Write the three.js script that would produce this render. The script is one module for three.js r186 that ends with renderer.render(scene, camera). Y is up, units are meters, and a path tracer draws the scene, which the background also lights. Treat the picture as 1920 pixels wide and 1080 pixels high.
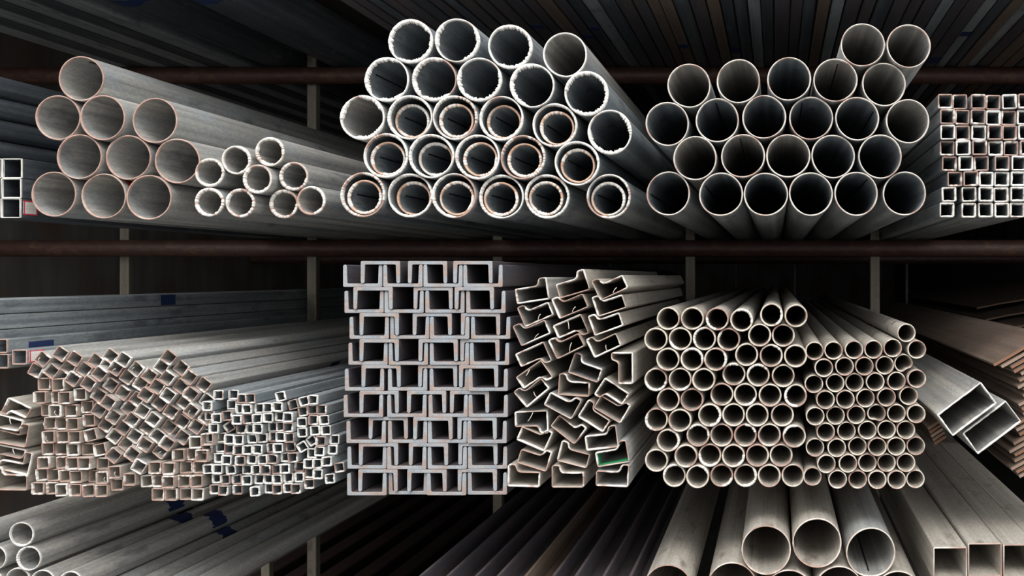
import * as THREE from 'three';
import { toCreasedNormals, mergeGeometries } from 'three/addons/utils/BufferGeometryUtils.js';

// ---------------------------------------------------------------- camera, sky, exposure
const F = 1840, VX = 1455, VY = 517, EYE = 1.2;            // focal length and principal point in pixels of a 1920 x 1080 frame; eye height in metres
const scene = new THREE.Scene();
const camera = new THREE.PerspectiveCamera(2 * Math.atan(563 / F) * 180 / Math.PI, 2910 / 1126, 0.05, 100);
camera.position.set(0, EYE, 0);
camera.lookAt(0, EYE, -1);
camera.setViewOffset(2910, 1126, 0, 563 - VY, 1920, 1080);  // the rack is seen square on through a shifted lens
const renderer = new THREE.WebGLRenderer({ antialias: true });
renderer.toneMapping = THREE.LinearToneMapping;
renderer.toneMappingExposure = 2.2;
renderer.shadowMap.enabled = true;

// overcast sky: clearly brighter overhead than at the horizon
{
  const w = 64, h = 32, data = new Float32Array(w * h * 4);
  for (let j = 0; j < h; j++) for (let i = 0; i < w; i++) {
    const el = ((j + 0.5) / h - 0.5) * Math.PI, s = Math.max(0, Math.sin(el)), L = 1.35 * (1 + 1.4 * s) / 2.4;
    data.set([L * 0.985, L * 1.0, L * 0.995, 1], (j * w + i) * 4);
  }
  const sky = new THREE.DataTexture(data, w, h, THREE.RGBAFormat, THREE.FloatType);
  sky.mapping = THREE.EquirectangularReflectionMapping;
  sky.magFilter = THREE.LinearFilter; sky.needsUpdate = true;
  scene.background = sky; scene.environment = sky;
}

// the sun behind thin cloud, high over the yard: a broad soft source
const sun = new THREE.DirectionalLight(0xfffaf2, 0.9);
sun.position.set(-0.6, EYE + 6.2, 3.4); sun.target.position.set(-0.4, EYE, -2.0);
sun.castShadow = true; sun.shadow.radius = 45; sun.shadow.mapSize.set(4096, 4096);
Object.assign(sun.shadow.camera, { left: -6, right: 6, top: 6, bottom: -6, near: 0.5, far: 20 });
scene.add(sun, sun.target);

// ---------------------------------------------------------------- small tools
function rng(seed) { let s = seed >>> 0; return () => { s = (s + 0x6d2b79f5) | 0; let t = Math.imul(s ^ (s >>> 15), 1 | s); t = (t + Math.imul(t ^ (t >>> 7), 61 | t)) ^ t; return ((t ^ (t >>> 14)) >>> 0) / 4294967296; }; }
const hash = (x, y, s) => { let h = Math.imul(x | 0, 374761393) + Math.imul(y | 0, 668265263) + Math.imul(s | 0, 2147483647) | 0; h = Math.imul(h ^ (h >>> 13), 1274126177); return ((h ^ (h >>> 16)) >>> 0) / 4294967296; };
const mod = (a, n) => ((a % n) + n) % n, sm = (t) => t * t * (3 - 2 * t), lerp = (a, b, t) => a + (b - a) * t;
function vn(x, y, px, py, s) {                              // value noise that tiles after px, py cells
  const i = Math.floor(x), j = Math.floor(y), u = sm(x - i), v = sm(y - j);
  const a = hash(mod(i, px), mod(j, py), s), b = hash(mod(i + 1, px), mod(j, py), s), c = hash(mod(i, px), mod(j + 1, py), s), d = hash(mod(i + 1, px), mod(j + 1, py), s);
  return lerp(lerp(a, b, u), lerp(c, d, u), v);
}
const fb = (u, v, px, py, s) => 0.5 * vn(u * px, v * py, px, py, s) + 0.3 * vn(u * px * 2, v * py * 2, px * 2, py * 2, s + 7) + 0.2 * vn(u * px * 4, v * py * 4, px * 4, py * 4, s + 13);
function tex(w, h, ru, rv, fn, srgb = true) {               // fn(u, v) -> [r, g, b] in 0..1; ru x rv metres before it repeats
  const d = new Uint8Array(w * h * 4);
  for (let j = 0; j < h; j++) for (let i = 0; i < w; i++) { const c = fn(i / w, j / h), o = (j * w + i) * 4; for (let k = 0; k < 3; k++) d[o + k] = Math.max(0, Math.min(255, c[k] * 255)); d[o + 3] = 255; }
  const t = new THREE.DataTexture(d, w, h); t.wrapS = t.wrapT = THREE.RepeatWrapping; t.magFilter = THREE.LinearFilter; t.minFilter = THREE.LinearFilter;
  t.repeat.set(1 / ru, 1 / rv); if (srgb) t.colorSpace = THREE.SRGBColorSpace; t.needsUpdate = true; return t;
}
const mix3 = (a, b, t) => [0, 1, 2].map((k) => lerp(a[k], b[k], Math.max(0, Math.min(1, t))));
const M = (o) => new THREE.MeshStandardMaterial(o);

// ---------------------------------------------------------------- materials
function galv(seed, base, dark, stain, tint, k = 1) {       // steel with drawing streaks along it, dust film patches and grease stains
  return tex(256, 512, 0.3, 1.6, (u, v) => {
    const st = fb(u, v, 48, 3, seed), st2 = vn(u * 24, v * 2, 24, 2, seed + 3), bl = fb(u, v, 5, 9, seed + 20), sp = vn(u * 128, v * 256, 128, 256, seed + 31), pt = fb(u, v, 10, 20, seed + 41);
    let c = mix3(base, dark, (st * 0.75 + st2 * 0.5 - 0.35) * k);
    c = mix3(c, tint, (bl - 0.45) * 1.6);
    c = mix3(c, stain, pt > 0.66 ? (pt - 0.66) * 2.6 : 0);
    const g = 0.93 + 0.14 * sp;
    return c.map((x) => x * g);
  });
}
const T = {
  pale: galv(11, [0.80, 0.785, 0.76], [0.55, 0.55, 0.55], [0.45, 0.46, 0.48], [0.68, 0.71, 0.73], 1.25),
  warm: galv(23, [0.75, 0.725, 0.69], [0.54, 0.515, 0.485], [0.42, 0.38, 0.34], [0.66, 0.64, 0.61]),
  cool: galv(37, [0.66, 0.68, 0.69], [0.44, 0.47, 0.50], [0.30, 0.32, 0.35], [0.70, 0.73, 0.74], 1.3),
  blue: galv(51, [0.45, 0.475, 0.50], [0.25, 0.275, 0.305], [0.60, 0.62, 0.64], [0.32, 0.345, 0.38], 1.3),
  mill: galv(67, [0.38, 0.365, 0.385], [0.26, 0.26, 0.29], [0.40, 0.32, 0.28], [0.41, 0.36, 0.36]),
  rust: galv(83, [0.42, 0.36, 0.32], [0.32, 0.26, 0.22], [0.46, 0.33, 0.24], [0.44, 0.39, 0.36]),
};
T.end = tex(512, 512, 0.16, 0.16, (u, v) => {               // sawn ends of the hot-rolled channels: blue-grey, with pink rust bloom and orange streaks
  const a = fb(u, v, 5, 5, 5), b = fb(u, v, 6, 6, 77), g = vn(u * 180, v * 180, 180, 180, 9), o = fb(u, v, 14, 14, 123);
  let c = mix3([0.61, 0.62, 0.635], [0.55, 0.585, 0.62], (a - 0.4) * 3);
  c = mix3(c, [0.61, 0.535, 0.51], (b - 0.47) * 4); c = mix3(c, [0.68, 0.54, 0.43], (o - 0.74) * 8); c = mix3(c, [0.50, 0.44, 0.42], (0.28 - b) * 6);
  return c.map((x) => x * (0.9 + 0.2 * g));
});
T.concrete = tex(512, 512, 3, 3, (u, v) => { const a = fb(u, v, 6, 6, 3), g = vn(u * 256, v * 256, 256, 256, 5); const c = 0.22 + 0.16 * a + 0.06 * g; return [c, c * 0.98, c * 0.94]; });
T.sheet = tex(256, 256, 1, 2, (u, v) => { const a = fb(u, v, 20, 3, 31), b = fb(u, v, 4, 4, 8); const c = 0.42 + 0.16 * a; return mix3([c, c * 0.98, c * 0.96], [0.46, 0.36, 0.30], (b - 0.5) * 3); });
T.paint = tex(256, 256, 0.2, 0.6, (u, v) => { const a = fb(u, v, 6, 24, 61), b = fb(u, v, 16, 16, 62); return mix3([0.27, 0.18, 0.16], [0.36, 0.25, 0.20], (a * 1.2 + (b > 0.66 ? 0.6 : 0)) - 0.4); });
const bumpFine = tex(256, 256, 0.05, 0.2, (u, v) => { const c = fb(u, v, 24, 8, 99); return [c, c, c]; }, false);
const mat = {
  pale: M({ map: T.pale, metalness: 0.3, roughness: 0.42 }),
  warm: M({ map: T.warm, metalness: 0.15, roughness: 0.62 }),
  cool: M({ map: T.cool, metalness: 0.3, roughness: 0.42 }),
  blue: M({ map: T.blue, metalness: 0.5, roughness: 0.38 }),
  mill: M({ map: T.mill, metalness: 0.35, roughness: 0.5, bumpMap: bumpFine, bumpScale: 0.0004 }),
  rust: M({ map: T.rust, metalness: 0.1, roughness: 0.8, bumpMap: bumpFine, bumpScale: 0.0006 }),
  end: M({ map: T.end, metalness: 0.15, roughness: 0.6, bumpMap: bumpFine, bumpScale: 0.0004 }),
  rim: M({ vertexColors: true, metalness: 0.1, roughness: 0.55 }),
  seam: M({ color: 0x1d2024, metalness: 0.4, roughness: 0.5 }),
  blueInk: M({ color: 0x1c2d58, roughness: 0.7 }),
  greenInk: M({ color: 0x2f8f5f, roughness: 0.7 }),
  sliver: M({ color: 0xd8cfc6, metalness: 0.2, roughness: 0.45 }),
  brown: M({ map: T.paint, roughness: 0.5, metalness: 0.1, bumpMap: bumpFine, bumpScale: 0.0005 }),
  post: M({ map: T.warm, color: 0xb4b1a6, metalness: 0.1, roughness: 0.6 }),
  oxide: M({ map: T.paint, color: 0x9a8880, roughness: 0.85 }),
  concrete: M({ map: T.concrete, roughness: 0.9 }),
  sheet: M({ map: T.sheet, roughness: 0.8, metalness: 0.1 }),
};

// ---------------------------------------------------------------- naming
const used = new Map();
function numbered(n) { const k = used.get(n) ?? 0; used.set(n, k + 1); return k ? n + '_' + String(k).padStart(3, '0') : n; }
function shadows(o) { o.castShadow = true; o.receiveShadow = true; return o; }
function thing(name, label, category, [x, y, z], rot = 0, group) {
  const o = new THREE.Group(); o.name = numbered(name); o.position.set(x, y, z); o.rotation.z = rot;
  o.userData = { label, category }; if (group) o.userData.group = group;
  scene.add(o); return o;
}
function part(parent, name, geo, m, label) { const o = shadows(new THREE.Mesh(geo, m)); o.name = name; if (label) o.userData.label = label; parent.add(o); return o; }
function structure(name, geo, m, [x, y, z], label) { const o = shadows(new THREE.Mesh(geo, m)); o.name = name; o.position.set(x, y, z); o.userData = { kind: 'structure', label, category: name.split('_')[0] }; scene.add(o); return o; }
const at = (px, py, d) => [(px - VX) * d / F, EYE - (py - VY) * d / F, -d];
const ORD = ['zeroth', 'first', 'second', 'third', 'fourth', 'fifth', 'sixth', 'seventh', 'eighth', 'ninth', 'tenth', 'eleventh', 'twelfth'];
const rowName = (i, n) => (i === 0 ? 'top' : i === n - 1 ? 'bottom' : ORD[i + 1]) + ' row';

// ---------------------------------------------------------------- hollow sections: an outline of points with outward normals
function outlineNormals(p) {
  const n = p.length;
  return p.map((q, i) => {
    const a = p[(i + n - 1) % n], b = p[(i + 1) % n];
    let x = 0, y = 0;
    for (const [s, e] of [[a, q], [q, b]]) { x += e[1] - s[1]; y += -(e[0] - s[0]); }   // edge normals weighted by length (outline runs counter-clockwise)
    const l = Math.hypot(x, y) || 1; return [x / l, y / l];
  });
}
function circleOutline(r, n, wob = 0, ph = 0) { const p = []; for (let i = 0; i < n; i++) { const a = i / n * 2 * Math.PI, q = r * (1 + wob * Math.cos(2 * a + ph) + wob * 0.6 * Math.cos(3 * a - ph)); p.push([q * Math.cos(a), q * Math.sin(a)]); } return p; }
function roundedOutline(poly, rad, arc = 3, sub = 1) {      // polygon (counter-clockwise) with rounded corners; straight runs cut in sub pieces
  const n = poly.length, out = [];
  const R = Array.isArray(rad) ? rad : poly.map(() => rad), C = [];
  for (let i = 0; i < n; i++) {
    const q = poly[i], a = poly[(i + n - 1) % n], b = poly[(i + 1) % n];
    const da = Math.hypot(a[0] - q[0], a[1] - q[1]), db = Math.hypot(b[0] - q[0], b[1] - q[1]), k = Math.min(R[i], da * 0.48, db * 0.48);
    const s = [q[0] + (a[0] - q[0]) / da * k, q[1] + (a[1] - q[1]) / da * k], e = [q[0] + (b[0] - q[0]) / db * k, q[1] + (b[1] - q[1]) / db * k], c = [];
    for (let j = 0; j <= arc; j++) { const t = j / arc, u = 1 - t; c.push([u * u * s[0] + 2 * u * t * q[0] + t * t * e[0], u * u * s[1] + 2 * u * t * q[1] + t * t * e[1]]); }
    C.push(c);
  }
  for (let i = 0; i < n; i++) {
    out.push(...C[i]);
    const s = C[i][arc], e = C[(i + 1) % n][0];
    for (let j = 1; j < sub; j++) out.push([lerp(s[0], e[0], j / sub), lerp(s[1], e[1], j / sub)]);
  }
  return out;
}
const squareOutline = (w, h, r, sub = 4) => roundedOutline([[-w / 2, -h / 2], [w / 2, -h / 2], [w / 2, h / 2], [-w / 2, h / 2]], r, 3, sub);
function stripGeo(rows, normals, uvs, colors) {             // rows of closed rings -> strips between neighbours
  const n = rows[0].length, pos = [], nor = [], uv = [], col = [], idx = [];
  rows.forEach((r, k) => { for (let i = 0; i <= n; i++) { const j = i % n; pos.push(...r[j]); if (normals) nor.push(...normals[k][j]); uv.push(...(uvs ? uvs[k][i] : [0, 0])); if (colors) col.push(...colors[k][j]); } });
  for (let k = 0; k + 1 < rows.length; k++) for (let i = 0; i < n; i++) { const a = k * (n + 1) + i, b = a + 1, c = a + n + 1, d = c + 1; idx.push(a, c, b, b, c, d); }
  const g = new THREE.BufferGeometry();
  g.setAttribute('position', new THREE.Float32BufferAttribute(pos, 3)); g.setAttribute('uv', new THREE.Float32BufferAttribute(uv, 2));
  if (colors) g.setAttribute('color', new THREE.Float32BufferAttribute(col, 3));
  g.setIndex(idx);
  if (normals) g.setAttribute('normal', new THREE.Float32BufferAttribute(nor, 3)); else g.computeVertexNormals();
  return g;
}
function wallGeo(p, t, L, off = 0) {                        // outer skin, inner skin and the far lip, from z = 0 back to z = -L
  const N = outlineNormals(p), n = p.length, per = [0];
  for (let i = 0; i < n; i++) per.push(per[i] + Math.hypot(p[(i + 1) % n][0] - p[i][0], p[(i + 1) % n][1] - p[i][1]));
  const q = p.map((a, i) => [a[0] - N[i][0] * t, a[1] - N[i][1] * t]);
  const ring = (o, z) => o.map((a) => [a[0], a[1], z]), nn = (s) => N.map((a) => [a[0] * s, a[1] * s, 0]), uvr = (z) => per.map((u) => [u + off, z + off * 3]);
  const outer = stripGeo([ring(p, 0), ring(p, -L)], [nn(1), nn(1)], [uvr(0), uvr(-L)]);
  const inner = stripGeo([ring(q, -L), ring(q, 0)], [nn(-1), nn(-1)], [uvr(0.37 - L), uvr(0.37)]);
  const far = stripGeo([ring(p, -L), ring(q, -L)], [N.map(() => [0, 0, -1]), N.map(() => [0, 0, -1])], [uvr(0), uvr(0.005)]);
  return mergeGeometries([outer, inner, far]);
}
const PALE = [0.62, 0.57, 0.52], WHITE = [0.76, 0.74, 0.70], PINK = [0.40, 0.262, 0.22], RUST = [0.42, 0.19, 0.09], GREY = [0.55, 0.53, 0.50];
function rimGeo(p, t, seed, { a = PALE, b = PINK, share = 0.5, burr = 0, arcs = 0, bulge = 0.0014 } = {}) {   // the cut end: a lip with its burrs, patched with rust
  const N = outlineNormals(p), n = p.length, R = rng(seed), rows = [[], [], [], []], cols = [[], [], [], []];
  const ar = []; for (let i = 0; i < arcs; i++) ar.push([R() * 6.283, 0.5 + R() * 1.1]);
  const s0 = (seed * 31) | 0;
  p.forEach((q, i) => {
    const th = i / n * 6.2832, f = i / n;
    let br = 0;
    for (const [c, w] of ar) { const d = Math.abs(Math.atan2(Math.sin(th - c), Math.cos(th - c))); if (d < w) br = Math.max(br, (0.35 + 0.65 * hash(i, 3, s0)) * Math.min(1, (w - d) * 4)); }
    br = br * burr + t * 0.22 * (vn(f * 14, 0.5, 14, 1, s0) - 0.3);
    const tip = bulge * (0.5 + vn(f * 9, 0.5, 9, 1, s0 + 5)) + (br > t * 0.4 ? bulge * hash(i, 8, s0) : 0);
    const e = 0.0001 + 0.08 * t * Math.max(0, vn(f * 10, 0.5, 10, 1, s0 + 9) - 0.62);
    const put = (k, d, z) => rows[k].push([q[0] - N[i][0] * d, q[1] - N[i][1] * d, z]);
    put(0, -e, -0.0022); put(1, t * 0.12 - e, tip); put(2, t * 0.86 + br * 0.8, tip * 0.8); put(3, t + br + 0.0003, -0.003);
    const m = vn(f * 7, 0.5, 7, 1, s0 + 21) * 0.75 + vn(f * 22, 0.5, 22, 1, s0 + 22) * 0.25;
    let c = mix3(a, b, (m - (1 - share)) * 4 + 0.5);
    if (br > t * 0.35) c = mix3(c, WHITE, 0.8);
    const g = 0.85 + 0.3 * hash(i, 11, s0);
    for (let k = 0; k < 4; k++) cols[k].push(c.map((x) => Math.min(0.92, x * g)));
  });
  return stripGeo(rows.reverse(), null, null, cols.reverse());
}
const cache = new Map();
const cached = (key, make) => { if (!cache.has(key)) cache.set(key, make()); return cache.get(key); };
const LEN = 3.4;
const jit = rng(4242);

// a round pipe; r and t in metres
function pipe(o) {
  const { name = 'round_pipe', label, group, px, py, d, r, t, wall, seed, len = LEN, dz = 0, wob = 0.006, seam, burr = 0, arcs = 0, rim = {}, dent = 0, seg } = o;
  const P = at(px, py, d); P[2] += dz;
  const g = thing(name, label, 'pipe', P, 0, group);
  const n = seg ?? (burr ? 112 : r > 0.03 ? 64 : 44), v = seed % 5;
  const out = circleOutline(r, n, wob, v * 1.3);
  if (dent) out.forEach((q) => { const k = Math.max(0, Math.cos(Math.atan2(q[1], q[0]) - dent)); const s = 1 - 0.28 * k ** 6; q[0] *= s; q[1] *= s; });
  part(g, 'pipe_wall', dent ? wallGeo(out, t, len) : cached(['w', r.toFixed(5), t.toFixed(5), len, n, wob, v].join(), () => wallGeo(out, t, len, v * 0.19)), mat[wall]);
  part(g, 'cut_end', rimGeo(out, t, seed, { burr, arcs, ...rim }), mat.rim);
  if (seam !== undefined) {
    const s = part(g, 'weld_seam', cached('seam' + len, () => new THREE.BoxGeometry(0.0026, 0.003, len * 0.98)), mat.seam, 'dark weld seam along the inside');
    const ri = r - t; s.position.set(Math.cos(seam) * ri, Math.sin(seam) * ri, -len * 0.5); s.rotation.z = seam + Math.PI / 2;
  }
  return g;
}
// a square or rectangular tube; w, h and t in metres
function squareTube(o) {
  const { name = 'square_tube', label, group, px, py, d, w, h = w, t, wall, seed, rot = 0, len = LEN, dz = 0, rim = {}, burr = 0, arcs = 0, round = 0.12 } = o;
  const P = at(px, py, d); P[2] += dz;
  const g = thing(name, label, 'tube', P, rot, group), v = seed % 5, sub = o.sub ?? 5;
  part(g, 'tube_wall', cached(['q', w.toFixed(5), h.toFixed(5), t.toFixed(5), len, v, round].join(), () => wallGeo(squareOutline(w, h, w * round, 1), t, len, v * 0.19)), mat[wall]);
  part(g, 'cut_end', rimGeo(squareOutline(w, h, w * round, sub), t, seed, { burr, arcs, bulge: 0.0011, ...rim }), mat.rim);
  return g;
}
// push circles or turned squares apart until they no longer overlap (px units, [x, y, halfSize, rot])
function relaxRound(a, r, it = 40) { for (let k = 0; k < it; k++) for (let i = 0; i < a.length; i++) for (let j = 0; j < i; j++) { const dx = a[i].x - a[j].x, dy = a[i].y - a[j].y, l = Math.hypot(dx, dy), o = 2 * r + 0.9 - l; if (o > 0) { const m = o / l * 0.5; a[i].x += dx * m; a[i].y += dy * m; a[j].x -= dx * m; a[j].y -= dy * m; } } return a; }
function relaxSquare(a, it = 60) {
  const axes = (q) => [[Math.cos(q.r), Math.sin(q.r)], [-Math.sin(q.r), Math.cos(q.r)]];
  const reach = (q, ax) => { const [u, v] = axes(q); return q.s * (Math.abs(u[0] * ax[0] + u[1] * ax[1]) + Math.abs(v[0] * ax[0] + v[1] * ax[1])); };
  for (let k = 0; k < it; k++) for (let i = 0; i < a.length; i++) for (let j = 0; j < i; j++) {
    const A = a[i], B = a[j], dx = A.x - B.x, dy = A.y - B.y; if (dx * dx + dy * dy > 4 * (A.s + B.s) ** 2) continue;
    let best = 1e9, bx = 0, by = 0;
    for (const ax of [...axes(A), ...axes(B)]) { const dd = dx * ax[0] + dy * ax[1], o = reach(A, ax) + reach(B, ax) - Math.abs(dd); if (o < best) { best = o; const s = dd < 0 ? -1 : 1; bx = ax[0] * s; by = ax[1] * s; } }
    if (best > 0) { const m = best * 0.3; A.x += bx * m; A.y += by * m; B.x -= bx * m; B.y -= by * m; }
  }
  return a;
}
function paintMark(g, r, z, len, a0, a1, seed) {            // a ragged band of blue paint on the outside of a round pipe
  const n = 14, k = 6, R = rng(seed), pos = [], idx = [];
  const e0 = [], e1 = []; for (let i = 0; i <= n; i++) { e0.push((R() - 0.5) * len * 0.25); e1.push((R() - 0.5) * len * 0.25); }
  for (let i = 0; i <= n; i++) for (let j = 0; j <= k; j++) { const a = lerp(a0, a1, i / n), zz = lerp(z + e0[i], z - len + e1[i], j / k); pos.push(Math.cos(a) * r, Math.sin(a) * r, zz); }
  for (let i = 0; i < n; i++) for (let j = 0; j < k; j++) { const a = i * (k + 1) + j, b = a + k + 1; idx.push(a, a + 1, b, b, a + 1, b + 1); }
  const ge = new THREE.BufferGeometry(); ge.setAttribute('position', new THREE.Float32BufferAttribute(pos, 3)); ge.setIndex(idx); ge.computeVertexNormals();
  ge.setAttribute('uv', new THREE.Float32BufferAttribute(new Float32Array(pos.length / 3 * 2), 2));
  return part(g, 'paint_mark', ge, mat.blueInk, 'band of dark blue paint');
}
function sideMark(g, x, y, w, h, z, len, m = mat.blueInk) { const b = part(g, 'paint_mark', new THREE.BoxGeometry(w, h, len), m, 'band of dark blue paint'); b.position.set(x, y, z); return b; }
function sliver(g, x, y, a, len, bend) {                    // a curl of sawn metal left on a cut edge
  const c = new THREE.QuadraticBezierCurve3(new THREE.Vector3(0, 0, 0.001), new THREE.Vector3(Math.cos(a) * len * 0.5 - Math.sin(a) * bend, Math.sin(a) * len * 0.5 + Math.cos(a) * bend, 0.006), new THREE.Vector3(Math.cos(a) * len, Math.sin(a) * len, 0.004));
  const s = part(g, 'metal_sliver', new THREE.TubeGeometry(c, 6, 0.0008, 4), mat.sliver, 'bright curl of sawn metal'); s.position.set(x, y, 0);
}

// ---------------------------------------------------------------- the shed
{
  const box = (w, h, d) => new THREE.BoxGeometry(w, h, d);
  const uvm = (g, w, h) => { const u = g.attributes.uv; for (let i = 0; i < u.count; i++) u.setXY(i, u.getX(i) * w, u.getY(i) * h); return g; };
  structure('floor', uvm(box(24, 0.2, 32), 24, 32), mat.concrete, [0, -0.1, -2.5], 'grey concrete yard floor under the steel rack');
  structure('wall_back', uvm(box(4.7, 2.3, 0.15), 4.7, 2.3), mat.sheet, [-0.525, 1.15, -14.0], 'brownish sheet wall far behind the rack');
  structure('wall_left', uvm(box(0.15, 2.3, 12.1), 12, 2.3), mat.sheet, [-2.8, 1.15, -7.95], 'brownish sheet side wall of the shed beyond the tagged tubes');
  structure('wall_right', uvm(box(0.15, 2.3, 12.1), 12, 2.3), mat.sheet, [1.75, 1.15, -7.95], 'brownish sheet side wall of the shed beyond the plates');
  structure('ceiling', uvm(box(4.7, 0.1, 11.9), 4.7, 12), mat.sheet, [-0.525, 2.13, -8.1], 'brownish sheet shed roof, set low over the rack to block light');  // roof height lowered to just above the top tier to keep daylight out
}
// the welded rack: brown round beams and pale square posts
{
  const rack = thing('storage_rack', 'welded steel rack of brown round beams and pale square posts', 'rack', [0, 0, 0]);
  const beamR = 0.0268, tops = [EYE + 0.675, EYE + 0.1155, EYE - 0.4445, EYE - 0.722], x0 = -2.72, x1 = 1.67;
  const bg = new THREE.CylinderGeometry(beamR, beamR, x1 - x0, 28, 1); bg.rotateZ(Math.PI / 2);
  { const u = bg.attributes.uv; for (let i = 0; i < u.count; i++) u.setXY(i, u.getX(i) * 0.17, u.getY(i) * 6); }
  for (const dd of [3.18, 5.1]) for (const [i, y] of tops.entries()) { const b = part(rack, 'beam', bg, mat.brown); b.position.set((x0 + x1) / 2, y - beamR, i === 3 && dd < 4 ? -2.3 : -dd); }
  for (let k = 0; k < 5; k++) { const h = tops[3] - 0.05, ft = part(rack, 'foot', cached('foot', () => new THREE.CylinderGeometry(0.024, 0.024, h, 16)), mat.brown); ft.position.set(-2.5 + k * 0.98, h / 2, -2.3); }
  const ph = 2.07, pg = wallGeo(squareOutline(0.031, 0.031, 0.004, 1), 0.002, ph); pg.rotateX(-Math.PI / 2); pg.translate(0, 0, 0);
  const ends = tops.slice(0, 3).map((y) => y - beamR);
  for (let k = -4; k <= 5; k++) {
    const px = [590, 936, 1295, 1639.6][k] ?? 590 + 349 * k, X = (px - VX) * 3.235 / F; if (X < -2.68 || X > 1.6) continue;
    const p = part(rack, 'post', pg, mat.post); p.position.set(X, ph, -3.228);
    for (const y of ends) { const w = part(p, 'weld_bead', cached('weld', () => { const t = new THREE.TorusGeometry(0.0265, 0.0045, 6, 20); t.scale(1, 0.5, 1); return t; }), mat.brown); w.position.set(0, y - ph, 0.012); }
  }
  const thin = wallGeo(squareOutline(0.017, 0.017, 0.003, 1), 0.002, ph); thin.rotateX(-Math.PI / 2);
  for (const px of [390, 757, 1145, 1380, 1490, 1700]) { const p = part(rack, 'post', thin, mat.mill); p.position.set((px - VX) * 5.6 / F, ph, -5.15 - 0.45); }
  const low = wallGeo(squareOutline(0.029, 0.029, 0.004, 1), 0.002, EYE - 0.45); low.rotateX(-Math.PI / 2);
  const p = part(rack, 'post', low, mat.post); p.position.set((501 - VX) * 3.3 / F, EYE - 0.45, -3.3);
}

// ---------------------------------------------------------------- large galvanised pipes with rusty rims (upper tier, beside the red-tagged tubes)
let seed = 100;
{
  const d = 2.05, k = d / F, rows = [[[153, 150]], [[109, 220], [197, 223], [292, 228]], [[150.5, 294.5], [239, 295.6], [330, 301]], [[101, 364], [194, 366], [280, 368]]];
  const seams = { '0,0': 1.75, '1,1': -1.75, '3,2': 1.4, '2,2': 1.2 };
  const all = []; rows.forEach((row, i) => row.forEach(([x, y], j) => all.push({ x, y, i, j }))); relaxRound(all, 42.3);
  for (const q of all) {
    const g = pipe({ label: q.i === 0 ? 'wide galvanized pipe lying alone on top of the pink-rimmed pipe stack' : `wide galvanized pipe with pink rim, ${rowName(q.i, 4)} of its stack, ${ORD[q.j + 1]} from red-tagged tubes`, group: 'wide pink-rimmed pipes', px: q.x, py: q.y, d, r: 42.3 * k, t: 2.9 * k, wall: 'pale', seed: seed++, dz: (jit() - 0.5) * 0.012, seam: seams[q.i + ',' + q.j], rim: { a: [0.50, 0.39, 0.34], b: PINK, share: 0.75 } });
    if (q.i === 3 && q.j === 1) { const s = part(g, 'tag', new THREE.CylinderGeometry(42.5 * k, 42.5 * k, 0.03, 12, 1, true, 1.9, 0.6), M({ color: 0xa4402c, roughness: 0.8 }), 'reddish paper tag'); s.rotation.x = Math.PI / 2; s.position.z = -0.03; }
  }
}
// small thick pipes beside them
{
  const d = 2.05, k = d / F, pts = [[404, 325], [447, 304], [510, 287.5], [490, 339], [551, 332], [400, 378], [462, 378], [531.6, 381], [588, 377]];
  const where = ['touching the wide pipe above the bottom row', 'second in the upper row beside wide pipes', 'topmost of its small bundle', 'in the middle of its small bundle', 'in the upper row toward the burr-edged pipes', 'bottom row end touching wide pipes', 'second in the bottom row from wide pipes', 'third in the bottom row from wide pipes', 'bottom row end toward the nested pipes'];
  const all = relaxRound(pts.map(([x, y], i) => ({ x, y, i })), 27.2);
  for (const q of all) pipe({ label: 'small thick-walled pipe with ragged rim, ' + where[q.i], group: 'small ragged pipes', px: q.x, py: q.y, d, r: 27.2 * k, t: 4 * k, wall: 'pale', seed: seed++, dz: (jit() - 0.3) * 0.03, burr: 2.2 * k, arcs: 3, rim: { a: PALE, b: PINK, share: q.i > 4 || q.i === 4 ? 0.6 : 0.35 } });
}
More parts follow.
